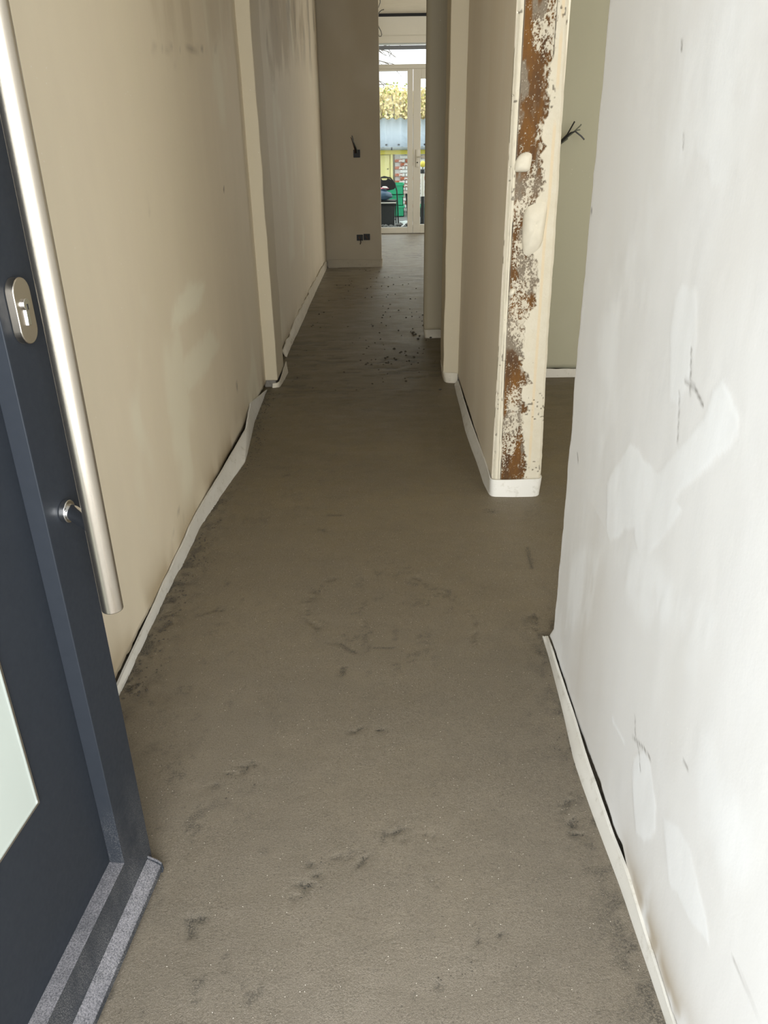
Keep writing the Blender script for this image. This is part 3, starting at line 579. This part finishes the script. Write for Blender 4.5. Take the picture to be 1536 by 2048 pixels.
# ================================================================== BOXES AND WIRES
def box_open(name, x0, x1, z0, z1, label, cat, y=9.70, parent=None):
    m = MB(); t = .006
    m.box(x0, x1, y-.002, y+.002, z0, z1)
    o = m.build(name, M['black'], parent)
    MB().box(x0-.002, x0+t, y-.010, y, z0, z1).box(x1-t, x1+.002, y-.010, y, z0, z1).box(x0, x1, y-.010, y, z0-.002, z0+t).box(x0, x1, y-.010, y, z1-t, z1+.002).build('rim', M['black'], o)
    return tag(o, label, cat) if label else o
sb = box_open('switch_box', -.429, -.357, 1.205, 1.283, 'open black switch box with bare wires on the dark return wall', 'electrical box')
for dx, tx, tz, mt in ((-.02, -.452, 1.415, 'wire_brown'), (-.005, -.440, 1.430, 'wire_black'), (.006, -.433, 1.40, 'wire_grey'), (-.012, -.446, 1.405, 'wire_black')):
    MB().tube([(-.393+dx, 9.70, 1.25), (-.393+dx, 9.66, 1.285), (-.41+dx*.8, 9.645, 1.33), (tx+.012, 9.64, tz-.035), (tx, 9.64, tz)], .0045, 7).build('wire', M[mt], sb, True)
s1 = box_open('socket_box', -.416, -.346, .303, .366, 'left black socket box of the pair low on the return wall', 'electrical box')
MB().tube([(-.375, 9.70, .32), (-.372, 9.67, .30), (-.37, 9.665, .285), (-.378, 9.66, .262)], .006, 7).build('wire', M['wire_black'], s1, True)
MB().tube([(-.39, 9.70, .35), (-.385, 9.68, .335), (-.378, 9.675, .32)], .004, 7).build('wire', M['wire_brown'], s1, True)
s2 = box_open('socket_box', -.334, -.262, .308, .374, 'right black socket box of the pair low on the return wall', 'electrical box')
MB().tube([(-.31, 9.70, .36), (-.30, 9.68, .345), (-.29, 9.68, .325), (-.285, 9.70, .318)], .004, 7).build('wire', M['wire_brown'], s2, True)
ww = empty('wall_wires', (.90, 4.88, 1.36), 'tuft of black and grey wires sticking out of the grey green room wall', 'wires')
def wv(pts): return [(x-.90, y-4.88, z-1.36) for x, y, z in pts]
for pts, mt, r in (([(.90,4.885,1.36),(.95,4.83,1.365),(.985,4.80,1.405),(1.018,4.79,1.47)], 'wire_black', .0042), ([(.905,4.885,1.355),(.95,4.82,1.36),(1.0,4.79,1.413),(1.025,4.785,1.42),(1.06,4.78,1.395),(1.078,4.78,1.378)], 'wire_black', .0042),
                   ([(.90,4.885,1.35),(.96,4.82,1.37),(1.02,4.79,1.42),(1.05,4.785,1.448),(1.055,4.785,1.455)], 'wire_grey', .0035), ([(.91,4.885,1.35),(.97,4.82,1.375),(1.03,4.79,1.425),(1.052,4.785,1.428)], 'wire_grey', .0035), ([(.89,4.885,1.345),(.94,4.83,1.345),(.99,4.8,1.385)], 'wire_grey', .004)):
    MB().tube(wv(pts), r, 7).build('wire', M[mt], ww, True)
MB().box(-.03, .03, -.002, .004, -.03, .03).build('box', M['black'], ww)
hw = empty('hanging_cable', (-.125, 11.5, 3.02), 'thin dark cable hanging from the ceiling before the garden doors', 'cable')
def hv(pts): return [(x+.125, y-11.5, z-3.02) for x, y, z in pts]
MB().tube(hv([(-.122,11.5,3.02),(-.124,11.5,2.93),(-.150,11.5,2.87),(-.165,11.5,2.80),(-.160,11.5,2.72),(-.142,11.5,2.666),(-.118,11.5,2.625),(-.108,11.5,2.59),(-.118,11.5,2.568),(-.14,11.5,2.568),(-.152,11.5,2.60)]), .0045, 7).build('loop', M['wire_black'], hw, True)
MB().tube(hv([(-.15,11.5,2.80),(-.135,11.5,2.83),(-.11,11.5,2.85),(-.076,11.5,2.858)]), .0045, 7).build('wire_end', M['wire_black'], hw, True)

# crumbs of mortar left on the screed
rnd = random.Random(12); m = MB()
def crumb(x, y, s):
    v = [Vector((rnd.uniform(.6, 1)*a*s, rnd.uniform(.6, 1)*b*s, rnd.uniform(.6, 1)*c*s*.55)) for a, b, c in ((1,0,0),(-1,0,0),(0,1,0),(0,-1,0),(0,0,1),(0,0,-1))]
    a = rnd.uniform(0, 6.28); ca, sa = math.cos(a), math.sin(a)
    m.add([(x+p.x*ca-p.y*sa, y+p.x*sa+p.y*ca, p.z+s*.2) for p in v], [(0,2,4),(2,1,4),(1,3,4),(3,0,4),(2,0,5),(1,2,5),(3,1,5),(0,3,5)])
for _ in range(420):
    y = rnd.uniform(1.7, 4.6); crumb(-.765+abs(rnd.gauss(0, .035))+.05*(3.3 < y < 3.8), y, rnd.uniform(.002, .006))
for cx, cy, n_, sp in ((-.70,2.46,60,.03),(.40,2.88,25,.015),(-.12,1.15,25,.05),(-.18,1.1,20,.04),(.16,.97,25,.035),(-.06,1.57,25,.04),(-.40,1.41,20,.04),(-.28,2.28,30,.03),(.1,.93,20,.03),(.08,1.1,15,.02)):
    for _ in range(n_): crumb(cx+rnd.gauss(0, sp), cy+rnd.gauss(0, sp*.8), rnd.uniform(.0012, .0035))
for _ in range(130): crumb(rnd.uniform(-.7, .3), rnd.uniform(4.6, 9.5), rnd.uniform(.005, .013))
for _ in range(26): crumb(rnd.gauss(.0, .12), rnd.gauss(5.35, .22), rnd.uniform(.006, .016))
for _ in range(14): crumb(rnd.gauss(.2, .05), rnd.gauss(6.1, .15), rnd.uniform(.008, .018))
for _ in range(60): crumb(.45-abs(rnd.gauss(0, .03)), rnd.uniform(.8, 1.95), rnd.uniform(.0015, .004))
M['crumb'] = simple('damp_mortar_crumb', (.055, .046, .034), .85, var=.3, scale=80)
m.build('mortar_crumbs', M['crumb'], None, kind='stuff', label='dark mortar crumbs scattered over the fresh screed', category='crumbs')

# ================================================================== THE YARD BEHIND THE HOUSE
def brick_mat():
    t = NT('bare_red_brick'); n = t.noise(9, 5, .7)
    c = t.mix(t.noise(30, 4), (.50, .15, .07), (.36, .12, .07)); c = t.mix(t.mr(n, .50, .56), c, (.74, .72, .68))
    t.bump(t.noise(40, 4), .5, .01); return t.set(c, .85, 0, .2)
M['yard'] = simple('wet_concrete_yard', (.16, .16, .15), .7, var=.3, scale=2, bump=.3)
M['yellow'] = simple('cream_yellow_paint', (.76, .69, .30), .6, var=.06, scale=6); M['yellow_fascia'] = simple('yellow_board', (.78, .66, .12), .6, var=.06, scale=6)
M['brick_white'] = simple('whitewashed_brick', (.74, .73, .70), .85, var=.15, scale=25, bump=.5); M['brick_red'] = brick_mat()
M['brick_mix'] = simple('flaking_brick', (.62, .50, .44), .85, var=.3, scale=30, bump=.5); M['mortar'] = simple('pale_mortar', (.55, .53, .50), .9, var=.2, scale=30)
M['tin'] = simple('weathered_fibre_sheet', (.25, .30, .33), .6, var=.18, scale=5, bump=.2); M['zinc'] = simple('zinc_gutter', (.38, .40, .40), .4, 0, var=.1)
M['green'] = simple('green_crate_plastic', (.02, .36, .17), .4, var=.08); M['bag'] = simple('blue_grey_bag', (.05, .10, .16), .35, var=.3, scale=10); M['pink'] = simple('pink_cloth', (.55, .18, .22), .7, var=.4, scale=30)
M['darkgrey'] = simple('dark_grey_metal', (.018, .020, .020), .5, var=.15); M['cream'] = simple('cream_plastic', (.80, .78, .70), .5)
M['sheet'] = simple('white_plastic_sheet', (.72, .73, .72), .3, var=.05); M['rubble'] = simple('dark_rubble', (.11, .11, .10), .85, var=.4, scale=20)
MB().box(-8, 9, 13.5, 40, -.12, -.005).build('ground', M['yard'], None, kind='structure')
MB().box(-8, 9, -8, -.1, -.12, -.03).build('pavement', M['yard'], None, kind='structure')
# folding chair
ch = empty('folding_chair', (-.122, 14.70, 0), 'black folding chair facing the glass of the garden doors', 'chair')
hw_ = .232
arch = [(-hw_-.01, -.05, 0.0), (-hw_, -.02, .30), (-hw_+.015, .03, .56), (-hw_+.05, .05, .68), (-.11, .062, .765), (0, .066, .79), (.11, .062, .765), (hw_-.05, .05, .68), (hw_-.015, .03, .56), (hw_, -.02, .30), (hw_+.01, -.05, 0.0)]
MB().tube(arch, .012, 10).build('frame', M['black'], ch, True)
for s in (-1, 1): MB().tube([(s*(hw_-.03), -.26, .42), (s*(hw_-.035), .02, .22), (s*(hw_-.03), .30, 0.0)], .010, 8).build('leg', M['black'], ch, True)
MB().tube([(-hw_+.03, .30, .06), (hw_-.03, .30, .06)], .008, 8).build('stretcher', M['black'], ch, True)
se = MB().box(-hw_+.02, hw_-.03, -.30, .06, .385, .42).build('seat', M['black'], ch, False, .015)
MB().tube([(-hw_+.02, -.312, .385), (hw_-.03, -.312, .385)], .008, 8).build('seat_edge', M['cream'], se, True)
prof = [(-.19, .61), (-.17, .585), (-.09, .565), (0, .56), (.09, .565), (.17, .585), (.19, .61), (.185, .66), (.15, .715), (.09, .755), (.05, .766), (.045, .742), (.028, .733), (-.028, .733), (-.045, .742), (-.05, .766), (-.09, .755), (-.15, .715), (-.185, .66)]
MB().prism(prof, .035, .058, 'y').build('backrest', M['black'], ch, False, .004)
MB().box(-.06, .06, .035, .058, .764, .782).build('handle_bar', M['black'], ch, False, .003)
# bag and cloth on the seat, black box under it
def blob(name, c, r, seed, mat, parent=None, n=14, k=18, amp=.25):
    v = []; f = []
    for i in range(n+1):
        th = math.pi*i/n
        for j in range(k):
            ph = 2*math.pi*j/k; x, y, z = math.sin(th)*math.cos(ph), math.sin(th)*math.sin(ph), math.cos(th)
            s = 1+amp*(float(fbm(np.array(x*2.3+y+seed), np.array(z*2.3-y*1.7), seed, 3))-.5)*2
            v.append((c[0]+r[0]*x*s, c[1]+r[1]*y*s, max(c[2]-r[2]*.9, c[2]+r[2]*z*s)))
    for i in range(n):
        for j in range(k): f.append((i*k+j, i*k+(j+1) % k, (i+1)*k+(j+1) % k, (i+1)*k+j))
    return link(name, v, f, mat, parent, True)
bg_ = empty('bag', (-.14, 14.52, .424), 'blue grey plastic bag lying on the black folding chair', 'bag')
blob('body', (0, 0, .075), (.145, .12, .085), 3, M['bag'], bg_)
MB().tube([(-.05, -.02, .14), (-.02, -.03, .175), (.04, -.03, .165), (.07, 0, .13)], .012, 8, .008).build('knotted_neck', M['bag'], bg_, True)
pc = empty('cloth', (-.135, 14.53, .592), 'crumpled pink and white cloth on top of the blue grey bag', 'cloth')
blob('fold', (0, 0, .02), (.09, .06, .018), 8, M['pink'], pc); blob('fold', (.02, -.02, .035), (.05, .04, .02), 11, M['cream'], pc)
bx_ = empty('storage_box', (-.13, 14.68, 0), 'black box standing under the seat of the folding chair', 'box')
MB().prism([(-.20, .0), (.165, .0), (.18, .03), (.195, .34), (-.20, .34)], -.20, .12, 'y').build('body', M['darkgrey'], bx_, False, .01)
MB().box(-.21, .20, -.21, .13, .34, .372).build('lid', M['darkgrey'], bx_, False, .008)
# green crates
def crate(x, y, z, label):
    c = empty('crate', (x, y, z), label, 'crate', group='green crates stacked by the brick wall'); w, d, h, t = .30, .22, .20, .012
    MB().box(-w, w, -d, d, 0, t).build('base', M['green'], c)
    for a in ((-w, w, -d, -d+t), (-w, w, d-t, d), (-w, -w+t, -d, d), (w-t, w, -d, d)): MB().box(*a, 0, h).build('side', M['green'], c)
    m = MB()
    for a in ((-w-.012, w+.012, -d-.014, -d), (-w-.012, w+.012, d, d+.014), (-w-.014, -w, -d, d), (w, w+.014, -d, d)): m.box(*a, h-.035, h)
    m.build('rim', M['green'], c)
    m = MB()
    for i in range(7): m.box(-w+.04+i*.083, -w+.055+i*.083, -d-.010, -d, .02, h-.04)
    m.build('ribs', M['green'], c)
crate(-.055, 16.45, 0, 'green plastic crate at the bottom of the stack by the brick wall'); crate(-.07, 16.47, .2005, 'green plastic crate in the middle of the stack by the brick wall'); crate(-.065, 16.44, .401-.0005+.0005, 'green plastic crate on top of the stack by the brick wall')
crate(.86, 16.4, 0, 'green plastic crate on the yard seen through the right glass')
# the shed
sh = empty('shed', (0, 17.2, 0), 'low yellow shed with corrugated roof and whitewashed brick pier', 'shed')
MB().box(-3.0, .0, .12, .22, 0, 1.2).build('wall', M['yellow'], sh); MB().box(.075, 3.0, .10, .3, 0, 1.15).build('mortar_bed', M['mortar'], sh)
MB().box(-.62, -.03, .09, .125, 0, 1.09).build('door_panel', M['yellow'], sh, False, .004)
MB().box(-.012, .035, .06, .14, 0, 1.10).build('door_post', M['yellow'], sh, False, .004)
MB().tube([(-.07, .08, .83), (-.07, .06, .83)], .012, 8).build('door_knob', M['darkgrey'], sh, True)
MB().box(-3.05, 3.05, .02, .06, 1.10, 1.19).build('fascia', M['yellow_fascia'], sh, False, .004)
bm_ = {}; rb = random.Random(5)
for k in ('brick_white', 'brick_red', 'brick_mix'):
    o = MB().box(0, .205, 0, .05, 0, .055).build('brick', M[k], sh, False, .006); bm_[k] = o.data; bpy.data.objects.remove(o)
for row in range(17):
    for i in range(5):
        x = .075+i*.217+(.108 if row % 2 else 0); 
        if row % 2 and i == 4: continue
        red = (row in (14, 13) and i in (0, 1)) or (row in (6, 7, 9, 10) and i == 0) or rb.random() < .18
        o = bpy.data.objects.new('brick', bm_['brick_red' if red else ('brick_mix' if rb.random() < .3 else 'brick_white')]); C.objects.link(o); o.parent = sh; o.location = (x, .068+rb.uniform(-.006, .006), .02+row*.0665)
        b = o.modifiers.new('edge', 'BEVEL'); b.width = .005; b.segments = 1
# corrugated sheets, each a piece of its own, laid on the slope
def sheet(x0, w):
    n = 28; v = []; f = []
    for j in range(2):
        for i in range(n+1):
            x = x0+w*i/n; r = .022*math.cos(2*math.pi*i/n*4.0); s = j*2.3
            v.append((x, -.10+s*.97+.0, 1.225+s*.245+r))
    for i in range(n): f.append((i, i+1, n+1+i+1, n+1+i))
    o = link('roof_sheet', v, f, M['tin'], sh, True); md = o.modifiers.new('thick', 'SOLIDIFY'); md.thickness = .012; o.rotation_euler = (0, 0, 0)
    for k in range(3):
        xx = x0+w*(k+.5)/3
        MB().tube([(xx, -.02+.03*k, 1.262), (xx, -.02+.03*k, 1.29)], .022, 8).build('roof_bolt', M['darkgrey'], o, True)
for i in range(8): sheet(-3.1+i*.78, .80)
gp = [(-.21+.055*math.cos(t), 1.235+.055*math.sin(t)) for t in [math.pi+math.pi*i/10 for i in range(11)]] + [(-.21+.048*math.cos(t), 1.235+.048*math.sin(t)) for t in [2*math.pi-math.pi*i/10 for i in range(11)]]
gt = MB().prism([(a+.08, b) for a, b in gp], -3.1, 3.1, 'x').build('gutter', M['zinc'], sh, True)
for i in range(12): MB().prism([(a+.08, b-.002) for a, b in gp], -3.0+i*.5, -2.975+i*.5, 'x').build('gutter_bracket', M['darkgrey'], gt)
# things seen through the narrow right glass and beside the crates
po = empty('post', (.545, 14.6, 0), 'slim post with cream upper half and dark foot behind the right glass', 'post')
MB().tube([(0, 0, .02), (.004, 0, .47)], .036, 14, .03).build('foot', M['darkgrey'], po, True); MB().tube([(.004, 0, .47), (-.004, 0, .84)], .033, 14).build('sleeve', M['cream'], po, True)
MB().tube([(-.004, 0, .84), (-.004, 0, .90)], .04, 14, .036).build('cap', M['darkgrey'], po, True); MB().tube([(0, 0, 0), (0, 0, .025)], .10, 18).build('base', M['darkgrey'], po, True)
bl = empty('yellow_ball', (.567, 15.2, 0), 'round yellow head on a thin stake behind the right glass', 'yellow_ball')  # unidentified round yellow thing on a stake
blob('head', (0, 0, .97), (.05, .05, .055), 2, M['yellow_fascia'], bl, 10, 14, .02); MB().tube([(0, 0, 0), (0, 0, .93)], .008, 8).build('stake', M['darkgrey'], bl, True)
ln = empty('board', (.29, 15.4, 0), 'dark board leaning beside the green crates', 'board', 0)
MB().prism([(.005, 0), (.06, 0), (.02, .46), (-.03, .46)], 0, .03, 'y').build('plank', M['darkgrey'], ln, False, .003); MB().box(-.028, .0, -.004, .034, .43, .47).build('end_cap', M['black'], ln)
# plastic sheet and rubble in front of the door
v = []; f = []; n = 14
for i in range(n+1):
    for j in range(n+1):
        x = .175+.225*i/n; y = 14.35+.9*j/n; z = .004+.09*float(fbm(np.array(x*7), np.array(y*4), 4, 3))*math.sin(math.pi*i/n)*math.sin(math.pi*j/n)
        v.append((x+.03*math.sin(y*9), y, z))
for i in range(n):
    for j in range(n): a = i*(n+1)+j; f.append((a, a+n+1, a+n+2, a+1))
o = link('plastic_sheet', v, f, M['sheet'], None, True); o.modifiers.new('t', 'SOLIDIFY').thickness = .004; tag(o, 'crumpled white plastic sheet on the yard by the chair leg', 'sheet')
rr = random.Random(9); m = MB()
for _ in range(110):
    x, y, s = rr.uniform(-.5, .45), rr.uniform(13.62, 14.25), rr.uniform(.02, .06); zz0 = rr.uniform(0, .03)
    vv = [Vector((rr.uniform(.6, 1)*a*s, rr.uniform(.6, 1)*b*s, rr.uniform(.4, .8)*c*s)) for a, b, c in ((1,0,0),(-1,0,0),(0,1,0),(0,-1,0),(0,0,1),(0,0,-1))]
    m.add([(x+p.x, y+p.y, zz0+p.z+s*.4) for p in vv], [(0,2,4),(2,1,4),(1,3,4),(3,0,4),(2,0,5),(1,2,5),(3,1,5),(0,3,5)])
m.build('rubble', M['rubble'], None, kind='stuff', label='low heap of dark rubble outside the garden doors', category='rubble')
# bare climber on the wall behind the shed and a tree
M['bark'] = simple('pale_bark', (.16, .13, .10), .8, var=.3); M['wall_stone'] = simple('pale_garden_wall', (.78, .70, .52), .8, var=.1, scale=8)
def leafmat(name, c0, c1):
    t = NT(name); oi = t.n('ShaderNodeNewGeometry'); c = t.mix(oi.outputs['Random Per Island'], c0, c1); return t.set(c, .6, 0, .3)
M['leaf_cream'] = leafmat('dry_cream_leaves', (.86, .72, .38), (.80, .68, .32)); M['leaf_green'] = leafmat('small_green_leaves', (.16, .20, .05), (.40, .42, .10))
cl = empty('climbing_hedge', (0, 19.6, 0), 'bare cream coloured climber covering the wall behind the shed', 'hedge')
MB().box(-4, 5, .15, .35, 0, 2.35).build('wall', M['wall_stone'], cl)
rr = random.Random(21); m = MB(); m2 = MB(); m3 = MB()
def leaf(mb, x, y, z, s):
    a, b = rr.uniform(0, 6.28), rr.uniform(-.9, .9); u = Vector((math.cos(a), .3*math.sin(b), math.sin(a)))*s; w = Vector((-math.sin(a), .5*math.cos(b), math.cos(a)))*s*.6
    p = Vector((x, y, z)); mb.add([p-u, p-w, p+u, p+w], [(0, 1, 2, 3)])
for _ in range(3600):
    x = rr.uniform(-1.6, 2.4); z = rr.uniform(1.5, 2.46)-(.08*abs(math.sin(x*3))); leaf(m, x, rr.uniform(-.15, .16), z, rr.uniform(.025, .05))
for _ in range(900):
    x = rr.uniform(-1.6, 2.4); z = 1.55+abs(rr.gauss(0, .16)) if rr.random() < .5 else rr.uniform(1.6, 2.5); leaf(m2, x, rr.uniform(-.2, .1), z, rr.uniform(.02, .036))
for i in range(60):
    x = rr.uniform(-1.6, 2.4); z = rr.uniform(1.2, 1.7); pts = [(x, .0, z)]
    for k in range(6): x += rr.uniform(-.09, .09); z += rr.uniform(.05, .20); pts.append((x, rr.uniform(-.2, .05), z))
    m3.tube(pts, .008, 5, .003)
m.build('pale_leaves', M['leaf_cream'], cl, kind='stuff'); m2.build('green_leaves', M['leaf_green'], cl, kind='stuff'); m3.build('twigs', M['bark'], cl, kind='stuff')
tr = empty('tree', (-1.5, 24, 0), 'bare tree behind the shed reaching into the left of the top pane', 'tree')
MB().tube([(0, 0, 0), (.05, 0, 1.5), (-.05, 0, 3.0), (.1, 0, 4.4), (.15, 0, 6)], .12, 10, .04).build('trunk', M['bark'], tr, True)
mt = MB()
for i in range(26):
    z = rr.uniform(2.2, 5.2); d = Vector((rr.uniform(.4, 1.0), rr.uniform(-.4, .4), rr.uniform(.0, .5))); p = Vector((.05, 0, z)); pts = [tuple(p)]
    for k in range(6):
        d = (d+Vector((rr.uniform(-.3, .3), rr.uniform(-.2, .2), rr.uniform(-.35, .25)))).normalized(); p = p+d*.28; pts.append(tuple(p))
        if k > 1: mt.tube([tuple(p), tuple(p+Vector((rr.uniform(-.1, .25), rr.uniform(-.1, .1), rr.uniform(-.25, .1))))], .010, 4, .005)
    mt.tube(pts, .024, 5, .009)
mt.build('branches', M['bark'], tr, kind='stuff')
